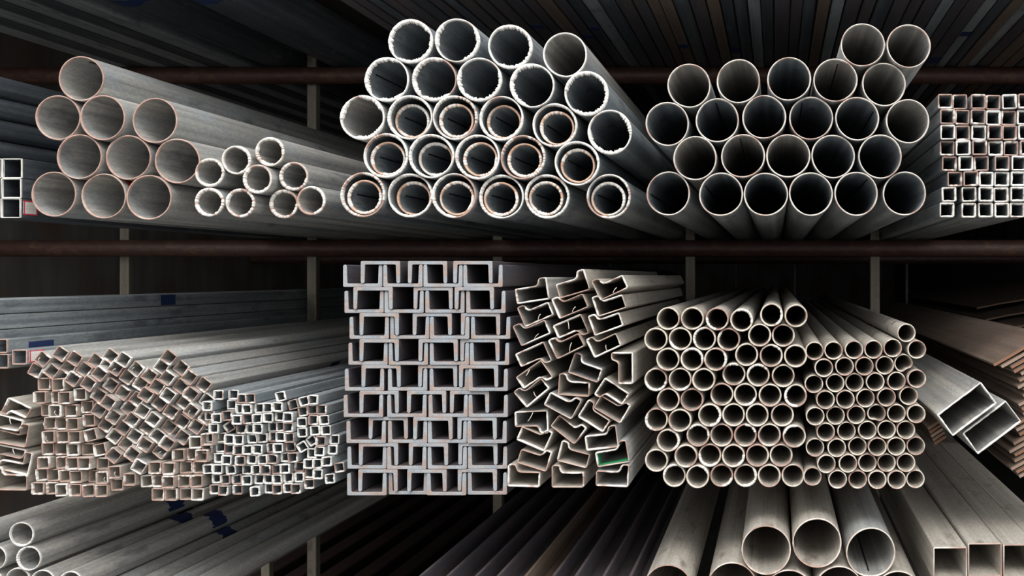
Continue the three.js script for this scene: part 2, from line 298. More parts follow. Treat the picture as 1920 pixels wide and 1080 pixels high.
// burr-edged pyramid, with smaller pipes nested in its lower rows
{
  const d = 2.017, k = d / F, rows = [
    [[767, 79], [857, 77.5], [954, 90], [1059, 106]],
    [[726, 150], [812.5, 150], [898, 151], [999, 161], [1097, 179]],
    [[683, 222], [770, 219.5, 767, 226.5], [857, 222.5, 856, 228], [939, 223, 940, 231], [1039, 234, 1043, 241], [1141, 245]],
    [[724, 292.5, 723, 298], [811, 290.5, 817.5, 300.5], [897, 294, 902, 300], [983, 294.5, 985, 304], [1085, 309, 1084, 312.5]],
    [[684, 364, 684, 368], [768.5, 363, 771, 369], [852.5, 366, 856, 372], [939, 364, 935, 370], [1024, 364.5, 1019, 369], [1138, 365, 1134, 370]]];
  const seams = { '1,0': 2.7, '2,5': 3.5, '1,3': 3.9 }, pinkR = { '1,1': 1, '3,3': 1, '4,0': 1, '2,2': 0.6, '4,2': 0.6, '3,0': 0.5, '4,5': 0.5 };
  const all = []; rows.forEach((row, i) => row.forEach((q, j) => all.push({ x: q[0], y: q[1], q, i, j }))); relaxRound(all, 41.8);
  for (const c of all) {
    const oz = (jit() - 0.5) * 0.016, nested = c.q.length > 2, key = c.i + ',' + c.j, pk = pinkR[key] ?? 0.22, bare = key === '0,3';
    pipe({ label: `wide ${nested ? 'pipe sleeving a smaller one' : bare ? 'pipe with clean rim' : 'pipe with burred white rim'}, ${rowName(c.i, 5)} of its pyramid, ${ORD[c.j + 1]} from small-pipe side`, group: 'burr-edged pipe pyramid', px: c.x, py: c.y, d, r: 41.8 * k, t: 3.4 * k, wall: key === '0,3' || key === '2,0' ? 'pale' : 'cool', seed: seed++, dz: oz, seam: seams[key], burr: bare ? 0 : (nested ? 1.8 : 5.2) * k, arcs: bare ? 0 : 3, seg: 144, wob: 0.01, rim: { a: WHITE, b: PINK, share: pk, bulge: 0.0022 } });
    if (nested) {
      let ox = c.q[2] - c.q[0], oy = c.q[3] - c.q[1]; const l = Math.hypot(ox, oy), m = Math.min(1, 4.7 / l); ox *= m; oy *= m; const gone = (jit() - 0.35) * 0.02;
      pipe({ label: `narrower pipe nested inside the ${ORD[c.j + 1]} pipe from small-pipe side, ${rowName(c.i, 5)} of pyramid`, group: 'pipes nested inside others', px: c.x + ox, py: c.y + oy, d, r: 32.6 * k, t: 3.9 * k, wall: key === '0,3' || key === '2,0' ? 'pale' : 'cool', seed: seed++, dz: oz - 0.006 - Math.abs(gone), seam: 2.75 + (jit() - 0.5) * 0.3, burr: 2.2 * k, arcs: 2, rim: { a: PALE, b: [0.56, 0.36, 0.26], share: 0.4 + 0.5 * jit() } });
    }
  }
}
// smooth wide pipes
{
  const d = 1.98, k = d / F, rows = [
    [[1617.5, 85], [1703, 88]], [[1291.5, 161], [1385, 154], [1480.5, 151], [1567, 152.5], [1658, 158.5]],
    [[1252, 232.5], [1345, 226], [1432, 220], [1521, 222.5], [1606, 224], [1701, 227.5]],
    [[1304, 296.5], [1393, 293], [1478, 292], [1563, 291.5], [1649, 294]], [[1253, 363], [1352.5, 364], [1436, 365], [1520.5, 364], [1604, 361], [1696, 362.5]]];
  const seams = { '1,3': 1.4, '2,1': 1.7, '2,2': 0.5, '2,3': 2.0, '2,4': 0.5, '3,1': 1.75, '4,0': 3.1, '4,1': 2.6, '4,4': 0.9 };
  const all = []; rows.forEach((row, i) => row.forEach(([x, y], j) => all.push({ x, y, i, j }))); relaxRound(all, 41);
  for (const c of all) pipe({ label: `wide pipe with thin clean rim, ${rowName(c.i, 5)} of its stack, ${ORD[c.j + 1]} from nested-pipe side`, group: 'smooth wide pipes', px: c.x, py: c.y, d, r: 41 * k, t: 2.6 * k, wall: ['0,0', '0,1', '1,0', '1,1', '1,3', '1,4', '2,5', '3,0', '3,1', '3,2'].includes(c.i + ',' + c.j) ? 'pale' : 'cool', seed: seed++, dz: (jit() - 0.5) * 0.012, seam: seams[c.i + ',' + c.j], wob: 0.012, rim: { a: [0.64, 0.58, 0.53], b: PINK, share: 0.28 } });
}
// square tubes beside them
{
  const d = 2.05, k = d / F, rows = [
    [193, [1772, 1801, 1835, 1864, 1892, 1921]], [222, [1776, 1804.5, 1833, 1864, 1893, 1921]], [249.5, [1777, 1806, 1835, 1864, 1893, 1922]], [278, [1777, 1805, 1836, 1867, 1897, 1925]],
    [306, [1781, 1811, 1840, 1876, 1909]], [334, [1792, 1821, 1849, 1878, 1908]], [363, [1780, 1817, 1848, 1877, 1907]], [393, [1776, 1817, 1848, 1878, 1907]]];
  const all = []; rows.forEach(([y, xs], i) => xs.forEach((x, j) => all.push({ x, y: y + (jit() - 0.5) * 3, i, j, s: 14.4, r: (jit() - 0.5) * 0.06 }))); relaxSquare(all, 150);
  for (const c of all) { const pale = jit() < 0.4 || c.i > 5; squareTube({ label: `thick square tube with ${pale ? 'pale' : 'pinkish'} rim, ${rowName(c.i, 8)} of its stack, ${ORD[c.j + 1]} from wide-pipe side`, group: 'square tubes beside the wide pipes', px: c.x, py: c.y, d, w: 27.8 * k, t: 2.7 * k, wall: 'cool', seed: seed++, rot: c.r, dz: (jit() - 0.5) * 0.018, rim: { a: pale ? (c.i > 5 ? PALE : WHITE) : [0.5, 0.41, 0.36], b: PINK, share: pale ? 0.2 : 0.85 }, burr: 1.4 * k, arcs: pale ? 3 : 1 }); }
}
// red-tagged thin square tubes at the other end, and dark pipes stored over them
const tagTex = (() => { const c = document.createElement('canvas'); c.width = 96; c.height = 96; const x = c.getContext('2d'); x.fillStyle = '#f2ece6'; x.fillRect(0, 0, 96, 96); x.strokeStyle = '#d8384e'; x.lineWidth = 8; x.strokeRect(4, 4, 88, 88); x.strokeStyle = '#c9a9a6'; x.lineWidth = 2; x.beginPath(); for (const y of [36, 56]) { x.moveTo(14, y); x.lineTo(82, y - 3); } x.stroke(); const t = new THREE.CanvasTexture(c); t.colorSpace = THREE.SRGBColorSpace; return t; })();
const tagMat = M({ map: tagTex, roughness: 0.7 });
function tagOn(g, halfW, y, h, z, len) { const s = part(g, 'paper_tag', new THREE.BoxGeometry(0.0008, h, len), tagMat, 'white paper tag with red border'); s.position.set(halfW + 0.0006, y, z); }
{
  const d = 2.05, k = d / F;
  for (const [col, x] of [[0, 21], [1, -17.5]]) [315.5, 353, 390.5].forEach((y, i) => {
    const g = squareTube({ label: col ? `thin white-rimmed square tube, ${rowName(i, 3)} behind the red-tagged column` : i === 2 ? 'thin white-rimmed square tube carrying a red-bordered paper tag' : `thin white-rimmed square tube, ${rowName(i, 3)} of the red-tagged column`, group: 'thin white-rimmed square tubes', px: x, py: y, d, w: 37 * k, t: 1.8 * k, wall: 'blue', seed: seed++, dz: (jit() - 0.5) * 0.01, round: 0.05, rim: { a: WHITE, b: GREY, share: 0.2 } });
    if (!col && i === 2) tagOn(g, 18.5 * k, 0.002, 0.030, -0.026, 0.038);
  });
  const xs = [-64, -106];
  xs.forEach((x, c) => [275, 233, 191, 149].forEach((y, i) => pipe({ label: 'dark galvanized pipe stored above the thin white-rimmed square tubes', group: 'dark pipes above the tagged tubes', px: x, py: y, d, r: 20.8 * k, t: 2 * k, wall: 'blue', seed: seed++, dz: -0.1 * jit(), rim: { a: PALE } })));
}
// ---------------------------------------------------------------- the tier overhead, seen from below
{
  const y0 = EYE + 0.675, R = rng(77);
  const pxOf = (X, d) => VX + X * F / d;
  let X = -1.07;
  while (X < 1.0) {
    const w = 0.030 + 0.008 * Math.floor(R() * 2), d = 2.12 + R() * 0.05, up = R() < 0.3 ? 0.006 * R() : 0.0004;
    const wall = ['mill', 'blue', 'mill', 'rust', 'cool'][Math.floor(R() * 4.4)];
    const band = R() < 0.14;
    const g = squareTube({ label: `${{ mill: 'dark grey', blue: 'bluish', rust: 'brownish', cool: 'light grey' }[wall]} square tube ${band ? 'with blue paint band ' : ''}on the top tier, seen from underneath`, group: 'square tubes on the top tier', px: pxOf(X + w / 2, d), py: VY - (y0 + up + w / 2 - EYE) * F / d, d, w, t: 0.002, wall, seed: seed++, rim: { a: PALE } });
    if (band) sideMark(g, 0, -w / 2 - 0.0003, w * 0.9, 0.0006, -0.45 - R() * 0.5, 0.04 + 0.05 * R());
    X += w + 0.0015 + R() * 0.004;
  }
  for (const [X, r, z] of [[-1.626, 0.078, -0.42], [-1.418, 0.078, -0.40]]) {
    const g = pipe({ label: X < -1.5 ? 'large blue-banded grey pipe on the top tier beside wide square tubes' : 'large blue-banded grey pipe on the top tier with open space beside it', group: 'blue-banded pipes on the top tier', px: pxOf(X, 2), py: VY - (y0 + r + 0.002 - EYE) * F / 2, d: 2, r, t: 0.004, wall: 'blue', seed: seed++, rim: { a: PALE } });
    if (z) paintMark(g, r + 0.0004, z, 0.05, -2.4, -0.7, seed++);
  }
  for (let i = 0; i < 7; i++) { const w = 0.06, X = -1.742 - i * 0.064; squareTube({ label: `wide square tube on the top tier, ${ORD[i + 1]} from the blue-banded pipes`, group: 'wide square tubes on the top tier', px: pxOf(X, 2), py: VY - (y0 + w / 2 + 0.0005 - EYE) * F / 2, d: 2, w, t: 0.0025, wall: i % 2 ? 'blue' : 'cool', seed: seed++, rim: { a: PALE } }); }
}

// ---------------------------------------------------------------- lower tier: dark square tubes at the end
{
  const d = 1.97, k = d / F;
  const big = [[-17, 575, 27], [-47, 575, 27], [-77, 575, 27], [-17, 604, 27], [-47, 604, 27], [-17, 633, 27]];
  big.forEach(([x, y, s], i) => { const g = squareTube({ label: 'bluish square tube lying over the red-tagged tube, dusty top side', group: 'bluish square tubes above the tumbled pile', px: x, py: y, d, w: s * 1.04 * k, t: 2 * k, wall: 'cool', seed: seed++, rim: { a: PALE, b: PINK, share: 0.6 } }); if (i % 2 === 0) sideMark(g, s * 0.52 * k + 0.0003, 0, 0.0006, s * k * 0.9, -0.55 - i * 0.05, 0.06); });
  const sm2 = [[1, 649, 27, 'square tube with pink rim directly above another, beside the red-bordered tag'], [3, 677.5, 28, 'square tube with pink rim below another, beside the red-bordered tag'], [37, 670, 28.5, 'square tube with pink rim carrying a white red-bordered paper tag']];
  for (const [x, y, s, label] of sm2) { const g = squareTube({ label, px: x, py: y, d, w: s * k, t: 2.4 * k, wall: 'cool', seed: seed++, rim: { a: PALE, b: PINK, share: 0.8 } }); if (x > 30) { tagOn(g, s / 2 * k, 0.001, 0.024, -0.024, 0.038); sideMark(g, s / 2 * k + 0.0003, -0.002, 0.0006, 0.009, -0.3, 0.2); } else if (y < 660) sideMark(g, s / 2 * k + 0.0003, -0.001, 0.0006, 0.012, -0.09, 0.07); }
}
// door-frame section: a box with a raised nose at one end. P: corner of the tall side, Q: other end of the long flat side, T: tip of the nose
function frameOutline(long, tall, short, nose, rad, sub) {
  return roundedOutline([[0, 0], [long, 0], [long, short], [nose * 1.28, short], [nose, tall], [0, tall]], [rad, rad, rad, rad * 1.5, rad * 1.4, rad * 1.2], 4, sub);
}
function frameSection(o) {
  const { P, Q, T, d, label, group, wall = 'warm', len = LEN } = o, k = d / F;
  const a = at(P[0], P[1], d), b = at(Q[0], Q[1], d), c = at(T[0], T[1], d);
  const long = Math.hypot(b[0] - a[0], b[1] - a[1]), ang = Math.atan2(b[1] - a[1], b[0] - a[0]);
  const side = Math.sign((b[0] - a[0]) * (c[1] - a[1]) - (b[1] - a[1]) * (c[0] - a[0]));
  const s = long / 62 * 1.02, t = 2.0 * k;
  let out = frameOutline(long, 42 * s, 28.5 * s, 15 * s, 4 * k, 5), thin = frameOutline(long, 42 * s, 28.5 * s, 15 * s, 4 * k, 1);
  if (side < 0) { out = out.map(([x, y]) => [x, -y]).reverse(); thin = thin.map(([x, y]) => [x, -y]).reverse(); }
  const g = thing('frame_profile', label, 'steel profile', [a[0], a[1], -d + (o.dz ?? 0)], ang, group);
  part(g, 'profile_wall', wallGeo(thin, t, len, (seed % 5) * 0.19), mat[wall]);
  part(g, 'cut_end', rimGeo(out, t, seed++, { a: [0.50, 0.405, 0.35], b: PINK, share: o.share ?? 0.6, burr: 1.5 * k, arcs: 2 }), mat.rim);
  g.userData.side = undefined; delete g.userData.side;
  return { g, side, s: s * k / 1, long };
}
{
  const Z = (list, sc, ox, oy) => list.map((q) => [[ox + q[0] / sc, oy + q[1] / sc], [ox + q[2] / sc, oy + q[3] / sc], [ox + q[4] / sc, oy + q[5] / sc]]);
  const all = [
    ...Z([[620, 510, 150, 580, 540, 195], [1200, 370, 760, 500, 1075, 70], [1345, 530, 1755, 345, 1230, 200], [265, 915, 680, 735, 140, 600], [760, 795, 1180, 620, 650, 480], [1310, 765, 1725, 630, 1180, 500], [215, 1188, 640, 1000, 90, 890], [1060, 715, 650, 890, 1150, 1040], [1270, 1040, 1690, 890, 1160, 770]], 7.68, 950, 495),
    ...Z([[490, 70, 110, 240, 570, 360], [680, 310, 1050, 130, 570, 40], [1165, 300, 1530, 130, 1040, 30], [810, 490, 1210, 630, 920, 225], [1690, 215, 1690, 640, 1380, 260], [460, 315, 120, 550, 600, 580], [270, 960, 580, 700, 90, 720], [670, 790, 1090, 820, 720, 480], [1310, 550, 1640, 770, 1160, 810], [870, 1110, 500, 910, 990, 840], [1510, 1175, 1150, 960, 1640, 920], [940, 1075, 1280, 1290, 1100, 850]], 7.104, 950, 630),
    ...Z([[545, 0, 100, 15, 500, 290], [900, 455, 580, 205, 1080, 210], [510, 550, 130, 385, 620, 280], [1490, 490, 1060, 540, 1420, 200], [530, 815, 140, 690, 640, 520], [660, 670, 1060, 775, 740, 400], [1640, 685, 1210, 755, 1545, 390], [20, 1000, 450, 1015, 60, 710], [605, 1020, 1035, 1020, 650, 705], [1625, 1015, 1190, 995, 1600, 715]], 7.104, 950, 770)];
  const say = { 0: 'topmost one against the channel bars, nose upward', 1: 'highest of the pile, nose standing up', 2: 'top one on the round-pipe side, nose upward', 13: 'standing upright on its end', 27: 'with green paint inside', 28: 'bottom one against the channel bars', 29: 'middle one of the bottom row', 30: 'bottom one on the round-pipe side', 21: 'upside down, nose pointing down onto its neighbour', 17: 'tilted, nose hanging down over its neighbour' };
  const dup = (i) => (all[i][0][1] < 660 ? 'leaning in the upper half of the pile' : all[i][0][1] < 790 ? 'tumbled in the middle of the pile' : 'lying in the lower half of the pile');
  all.forEach(([P, Q, T_], i) => {
    const sh = (p) => p;
    const { g, side } = frameSection({ P: sh(P), Q: sh(Q), T: T_, d: 1.97, label: 'nosed frame profile with pink cut edge, ' + (say[i] ?? dup(i)), group: say[i] ? undefined : 'nosed frame profiles, ' + dup(i), wall: i % 3 ? 'warm' : 'pale', dz: (jit() - 0.5) * 0.014, len: 1.2, share: 0.35 + 0.4 * jit() });
    if ([2, 3, 4, 6, 7, 10, 11, 14, 15, 21].includes(i)) { sliver(g, 0.03, side * 0.003, side * (0.4 + jit()), 0.012 + 0.008 * jit(), 0.002); }
    if (i === 27) { const b = part(g, 'paint_mark', new THREE.BoxGeometry(0.06, 0.0006, 0.03), mat.greenInk, 'green paint on the inside'); b.position.set(0.033, side * 0.0032, -0.02); const c = part(g, 'paint_mark', new THREE.BoxGeometry(0.0006, 0.022, 0.03), mat.greenInk, 'green paint on the inside'); c.position.set(0.062, side * 0.014, -0.02); }
  });
  const left = Z([[65, 125, 285, 230, -10, 270], [-90, 265, 220, 345, -60, 420], [255, 600, -60, 545, 290, 440], [-70, 560, 240, 620, -40, 700], [260, 870, -50, 800, 300, 700], [-60, 1000, 262, 1005, -40, 820]], 5.025, 0, 720);
  left.forEach(([P, Q, T_], i) => { const g = frameSection({ P, Q, T: T_, d: 1.97, label: `broad frame profile with pink edge, ${rowName(i, 6).replace(' row', '')} of the column beside the square tubes`, group: 'column of frame profiles', wall: 'warm', dz: (jit() - 0.5) * 0.01, share: 0.7 }).g; if (i === 1 || i === 3) sliver(g, 0.04, -0.003, -0.9, 0.012, 0.001); });
}
// tumbled pile of square tubes
{
  const d = 1.97, k = d / F, A = [], s = 12.5;
  const addA = (list, oy, type, rot) => list.forEach(([x, y, r]) => A.push({ x: x / 4, y: oy + y / 4, s: 12.5, r: (r ?? rot) + (jit() - 0.5) * 0.12, type, i: 0, j: 0 }));
  const sl = -0.64;
  addA([[370, 812], [490, 790], [595, 818], [705, 828], [818, 842], [945, 842], [305, 898, -0.5], [415, 885], [535, 890], [655, 898], [755, 918], [885, 918], [1040, 895], [1115, 930], [590, 965], [690, 985], [825, 992], [975, 962], [1045, 1002], [1210, 880], [1250, 805], [1325, 865], [1255, 970], [1385, 940], [1475, 980], [1345, 1012], [1175, 1010]], 480, 'slant', sl);
  addA([[745, 180], [880, 165], [990, 210], [1430, 150], [1265, 185], [1110, 190], [1360, 220], [1515, 205], [830, 215], [775, 290], [940, 270], [1050, 270], [1190, 250], [1445, 268], [1275, 300], [1480, 312], [870, 335], [820, 395], [930, 412], [1000, 370], [1130, 330], [1215, 380], [1335, 355], [1440, 395], [1080, 395], [870, 470], [940, 530], [1030, 470], [1155, 455], [1240, 500], [1100, 510], [1330, 432], [860, 600], [1010, 585], [1165, 580], [1030, 695, -0.5]], 700, 'slant', sl);
  const rowsL = [[[345, 112], [458, 104]], [[318, 208], [405, 205], [510, 200], [622, 190]], [[350, 305], [460, 290], [550, 288], [655, 275]], [[380, 390], [490, 378], [570, 375], [690, 365]], [[410, 478], [520, 470], [612, 465], [735, 450, 0.25]], [[360, 570], [462, 560], [560, 560], [660, 555], [760, 535, 0.2]], [[350, 660], [468, 650], [560, 645], [668, 640], [775, 630]], [[300, 752], [400, 748], [500, 745], [595, 742], [690, 735], [790, 725], [875, 722]], [[285, 850], [385, 845], [490, 840], [590, 840], [682, 825], [790, 810], [880, 805], [985, 778], [1090, 772]]];
  const rowsR = [[[1410, 490], [1510, 490]], [[1290, 590], [1390, 590], [1490, 580]], [[1165, 695], [1285, 680], [1370, 680], [1475, 680]], [[1190, 780], [1275, 775], [1375, 775], [1475, 770]], [[1195, 870], [1290, 865], [1380, 865], [1480, 865]]];
  rowsL.forEach((row, i) => row.forEach(([x, y, r], j) => A.push({ x: x / 4, y: 700 + y / 4, s: 12.1, r: (r ?? 0.02) + (jit() - 0.5) * 0.06, type: 'left', i, j })));
  rowsR.forEach((row, i) => row.forEach(([x, y], j) => A.push({ x: x / 4, y: 700 + y / 4, s: 12.1, r: (jit() - 0.5) * 0.06, type: 'right', i, j })));
  relaxSquare(A, 200);
  for (const c of A) {
    const pale = jit() < 0.13, w = c.s * 2 - 0.9;
    const label = c.type === 'slant' ? `square tube tilted diamondwise in the tumbled pile, ${pale ? 'pale' : 'pink'} rim` : c.type === 'left' ? `level square tube, ${rowName(c.i, 9)} of the stack, ${ORD[c.j + 1]} from the frame profiles` : `level square tube, ${rowName(c.i, 5)} of the end block, ${ORD[4 - (rowsR[c.i].length - 1 - c.j)]} toward the thin tubes`;
    const g = squareTube({ label, group: c.type === 'slant' ? `tilted square tubes with ${pale ? 'pale' : 'pink'} rims` : 'level square tubes of the pile', px: c.x, py: c.y, d, w: w * k, t: 2.0 * k, wall: c.type === 'slant' ? 'pale' : 'warm', seed: seed++, rot: c.r, dz: (jit() - 0.5) * 0.02, rim: { a: pale ? PALE : [0.50, 0.41, 0.36], b: PINK, share: pale ? 0.15 : 0.75 }, burr: 1.2 * k, arcs: pale ? 2 : 1 });
    if (jit() < 0.12) sliver(g, (jit() - 0.5) * 0.02, -0.008, 1 + jit(), 0.010, 0.003);
    if (jit() < 0.08) sideMark(g, w * k / 2 + 0.0003, 0, 0.0006, w * k * 0.5, -0.3 - jit() * 0.5, 0.05);
  }
}
// thin square tubes beside the channel bars
{
  const d = 1.97, k = d / F;
  const pts = [[407.7, 744], [394, 760], [393, 778], [437.7, 756], [452, 756], [474, 754], [429, 774], [450, 773], [468.5, 774], [488, 772], [507, 770], [523.5, 768], [412, 787.5], [430, 788], [387, 797.5], [408, 804], [429, 801, 0.6], [448.5, 792.5], [467, 792.5], [487, 789], [506, 789], [526, 786], [503, 806], [524, 802],
    [451, 809], [468, 807], [485, 807], [393.5, 822.5], [415, 822.5], [433, 823], [452, 826], [477, 824], [494, 825], [509, 823], [524, 820.6], [393.5, 841], [413.5, 841], [431.6, 839], [447, 845.6], [465, 842.5], [485, 843], [505, 839], [524, 839], [391.6, 861], [414, 859], [432, 855.6], [454, 860.6], [472, 860], [496.6, 860], [515, 859],
    [394.7, 877.5], [412, 877.5], [430, 873.7], [460, 879], [479, 877], [500, 877], [520, 875], [404, 897], [425, 895.6], [443.5, 891], [463, 896], [482, 894], [502, 892.5], [520, 892.5], [406, 915], [421.6, 915], [445, 909], [486, 910], [502, 909], [521, 910],
    [533, 745, 0.25], [544, 761, 0.3], [560, 756, 0.25], [588, 754], [560, 775, 0.15], [581.6, 772.5], [599, 771], [542.5, 784], [562.5, 793], [588, 790], [607.5, 790], [544, 801.6], [562, 811], [590, 808], [609, 807], [543, 819], [600.6, 826], [618, 825], [579, 826, 0.6], [563, 839.5, 0.6], [540, 837.5], [599, 843], [617, 842.5], [579, 850.6], [547.5, 854], [534, 857], [615.6, 860], [596, 867.5], [576, 869], [555.6, 872.5], [537.5, 875], [632, 877.5, 0.15], [599, 885.6], [577.5, 889], [557.5, 891], [539, 892.5], [619, 897.5, 0.1], [579, 906], [556, 909], [539, 910]];
  const A = pts.map(([x, y, r]) => ({ x, y, s: 9.35, tilt: r, r: (r ?? 0) + (jit() - 0.5) * 0.12 })); relaxSquare(A, 200);
  for (const c of A) {
    const pale = jit() < 0.62;
    squareTube({ name: 'thin_square_tube', label: c.tilt > 0.5 ? 'small thin square tube turned askew among its level neighbours' : `small thin square tube with ragged ${pale ? 'white' : 'pinkish'} rim beside the channel bars`, group: c.tilt > 0.5 ? 'askew thin square tubes' : `thin square tubes with ${pale ? 'white' : 'pinkish'} rims`, px: c.x, py: c.y, d, w: 18.2 * k, t: 1.6 * k, wall: 'cool', seed: seed++, rot: c.r, dz: (jit() - 0.5) * 0.022, rim: { a: pale ? WHITE : PALE, b: PINK, share: pale ? 0.2 : 0.8 }, burr: 1.5 * k, arcs: pale ? 3 : 1, round: 0.14, sub: 7 });
  }
}
// interlocked hot-rolled channel bars
{
  const d = 1.97, k = d / F, W = 73.6, H = 41.6, tw = 6.4, tf = 8.0;
  const shape = () => {                                     // opening upward, base centred at the origin, metres
    const s = new THREE.Shape(), w = W / 2 * k, h = H * k, f0 = 6.9 * k, f1 = 7.9 * k, b = tw * k, r = 2.6 * k;
    s.moveTo(-w + r, 0); s.lineTo(w - r, 0); s.quadraticCurveTo(w, 0, w, r); s.lineTo(w, h - f0 / 2); s.absarc(w - f0 / 2, h - f0 / 2, f0 / 2, 0, Math.PI, false);
    s.lineTo(w - f1, b + r); s.quadraticCurveTo(w - f1, b, w - f1 - r, b); s.lineTo(-w + f1 + r, b); s.quadraticCurveTo(-w + f1, b, -w + f1, b + r);
    s.lineTo(-w + f0, h - f0 / 2); s.absarc(-w + f0 / 2, h - f0 / 2, f0 / 2, 0, Math.PI, false); s.lineTo(-w, r); s.quadraticCurveTo(-w, 0, -w + r, 0); return s;
  };
  const S = shape();
  const body = toCreasedNormals(new THREE.ExtrudeGeometry(S, { depth: LEN, bevelEnabled: false, curveSegments: 5 }), 0.6); body.translate(0, 0, -LEN - 0.001);
  const faces = [0, 1, 2, 3, 4, 5].map((i) => { const g = new THREE.ExtrudeGeometry(S, { depth: 0.0012, bevelEnabled: true, bevelThickness: 0.0008, bevelSize: 0.0005, bevelOffset: -0.0005, bevelSegments: 2, curveSegments: 5 }); g.translate(0, 0, -0.0012); const u = g.attributes.uv; for (let j = 0; j < u.count; j++) u.setXY(j, u.getX(j) + i * 0.137, u.getY(j) + i * 0.071); return g; });
  const rows = [[538.7, [652, 957, 1257, 1557], [790, 1137, 1495]], [588, [662, 962, 1268, 1577], [722, 1180, 1500]], [636, [702, 1003, 1308, 1612], [780, 1170, 1548]], [685, [690, 996, 1303, 1605], [780, 1236, 1537]], [733, [662, 985, 1297, 1597], [788, 1230, 1535]], [782.5, [662, 987, 1297, 1597], [775, 1128, 1450]], [829, [682, 990, 1288, 1588], [840, 1183, 1512]], [879, [682, 986, 1287, 1587], [772, 1148, 1515]], [928, [690, 989, 1285, 1585], [772, 1140, 1512]]];
  rows.forEach(([, ups, downs], i) => {
    const yb = 928 - 48.75 * (8 - i), fw = 4 * 8.2, w4 = 4 * W;
    const flanges = (x) => [[x, x + fw], [x + w4 - fw, x + w4]], hit = (a, b) => a[0] < b[1] + 2 && b[0] < a[1] + 2;
    let edge = -1e9;                                          // each downward bar finds the nearest place where its flanges drop between the others
    downs = downs.map((x) => { for (let n = 0; n < 200; n++) { const y = x + (n % 2 ? 1 : -1) * Math.ceil(n / 2); if (y > edge + 2 && !flanges(y).some((a) => ups.some((u) => flanges(u).some((b) => hit(a, b))))) { edge = y + w4; return y; } } return x; });
    const bar = (x0, y, flip, j) => {
      const P = at(480 + x0 / 4 + W / 2, y, d); P[2] += (jit() - 0.5) * 0.008;
      const g = thing('channel_bar', `grey channel bar opening ${flip ? 'down' : 'up'}ward, ${rowName(i, 9)} of the stack, ${ORD[j + 1]} from thin square tubes`, 'channel bar', P, (flip ? Math.PI : 0) + (jit() - 0.5) * 0.004, 'interlocked channel bars');
      part(g, 'bar_body', body, mat.mill); part(g, 'cut_end', faces[Math.floor(jit() * 6)], mat.end);
    };
    ups.forEach((x, j) => bar(x, yb, false, j));
    downs.forEach((x, j) => bar(x, yb - 48.4, true, j));
  });
}
// two bundles of round pipes
{
  const d = 2.0, k = d / F;
  const J = [[[1252, 602], [1297, 602], [1344, 604], [1389, 604], [1442, 595], [1487.5, 596]], [[1230, 639], [1275, 639], [1319, 639], [1364.5, 639], [1420, 632.5], [1464.5, 632]], [[1252, 676], [1297.5, 675], [1342, 675], [1396, 669], [1442, 669], [1487.5, 669]], [[1229.5, 714], [1274.5, 712], [1319, 712], [1372.5, 704], [1419, 704], [1464, 705]], [[1251, 749], [1295.5, 749], [1350, 740], [1395, 741], [1441, 741], [1487, 742]], [[1230, 786], [1274, 786], [1328, 777.5], [1372, 777], [1417, 776], [1463, 776]], [[1252.5, 822.5], [1307, 815], [1350.5, 815], [1394.5, 815], [1439, 814], [1483, 815]], [[1230, 861], [1285.5, 854], [1329, 852.5], [1372, 853], [1415, 851], [1460, 849]], [[1262.5, 890], [1306, 889], [1350.5, 889], [1394.5, 889.5], [1437, 886], [1481, 887.5]]];
  const K = [[[1701, 626]], [[1531, 664], [1567, 664], [1602.5, 662.5], [1637.5, 660.5], [1673, 658], [1715, 657.5]], [[1547.5, 693], [1585, 692], [1621, 691], [1656, 687], [1694, 684.5, 5.2]], [[1530, 724.5], [1567.5, 720.5], [1603, 720], [1640.5, 719.5], [1680, 717], [1716, 709]], [[1550, 751], [1586, 750], [1623, 749], [1662, 745.5], [1704, 742.5]], [[1532, 780.5], [1568.5, 779.5], [1605, 779], [1643, 775, 4.5], [1679, 775], [1715, 775]], [[1551, 809], [1588, 807.5], [1625.5, 805.5], [1661, 804.5], [1695.5, 805]], [[1531.5, 837.5], [1570.5, 836], [1608, 835], [1642.5, 834], [1679, 834.5], [1714.5, 834]], [[1551, 864.5], [1590, 864], [1625.5, 864], [1660.5, 864], [1695.5, 862.5]], [[1526, 891], [1570.5, 895], [1607, 892.5], [1642.5, 893], [1678, 892], [1714, 894]]];
  const go = (rows, r, t, text, side, group, wall) => {
    const all = []; rows.forEach((row, i) => row.forEach(([x, y, dent], j) => all.push({ x, y, i, j, dent }))); relaxRound(all, r);
    for (const c of all) {
      const burr = !c.dent && r > 20 && jit() < 0.42, top = rows.length === 10 && c.i === 0;
      const label = top ? 'narrow round pipe lying alone on top of its bundle' : c.dent ? `narrow round pipe with dented rim, ${rowName(c.i, rows.length)} of its bundle` : `${text} with ${burr ? 'burred' : 'clean'} rim, ${rowName(c.i, rows.length)} of bundle, ${ORD[c.j + 1]} from ${side}`;
      const g = pipe({ label, group: top || c.dent ? undefined : group, px: c.x, py: c.y, d, r: r * k, t: t * k, wall, seed: seed++, dz: (jit() - 0.5) * 0.012, dent: c.dent, burr: burr ? 2.2 * k : 0, arcs: burr ? 1 : 0, seg: burr ? 88 : 44, rim: { a: [0.62, 0.55, 0.47], b: PINK, share: 0.2 + 0.4 * jit() } });
      if (top) paintMark(g, r * k + 0.0004, -0.12, 0.008, -0.6, 2.6, 5);
    }
  };
  go(J.map((r) => r.map(([x, y]) => [x + 2.5, y])), 21.6, 2.9, 'narrow dusty round pipe', 'the frame profiles', 'wider of the two narrow-pipe bundles', 'warm');
  go(K, 17.4, 2.2, 'thin dusty round pipe', 'the burred bundle', 'thinner of the two narrow-pipe bundles', 'warm');
}
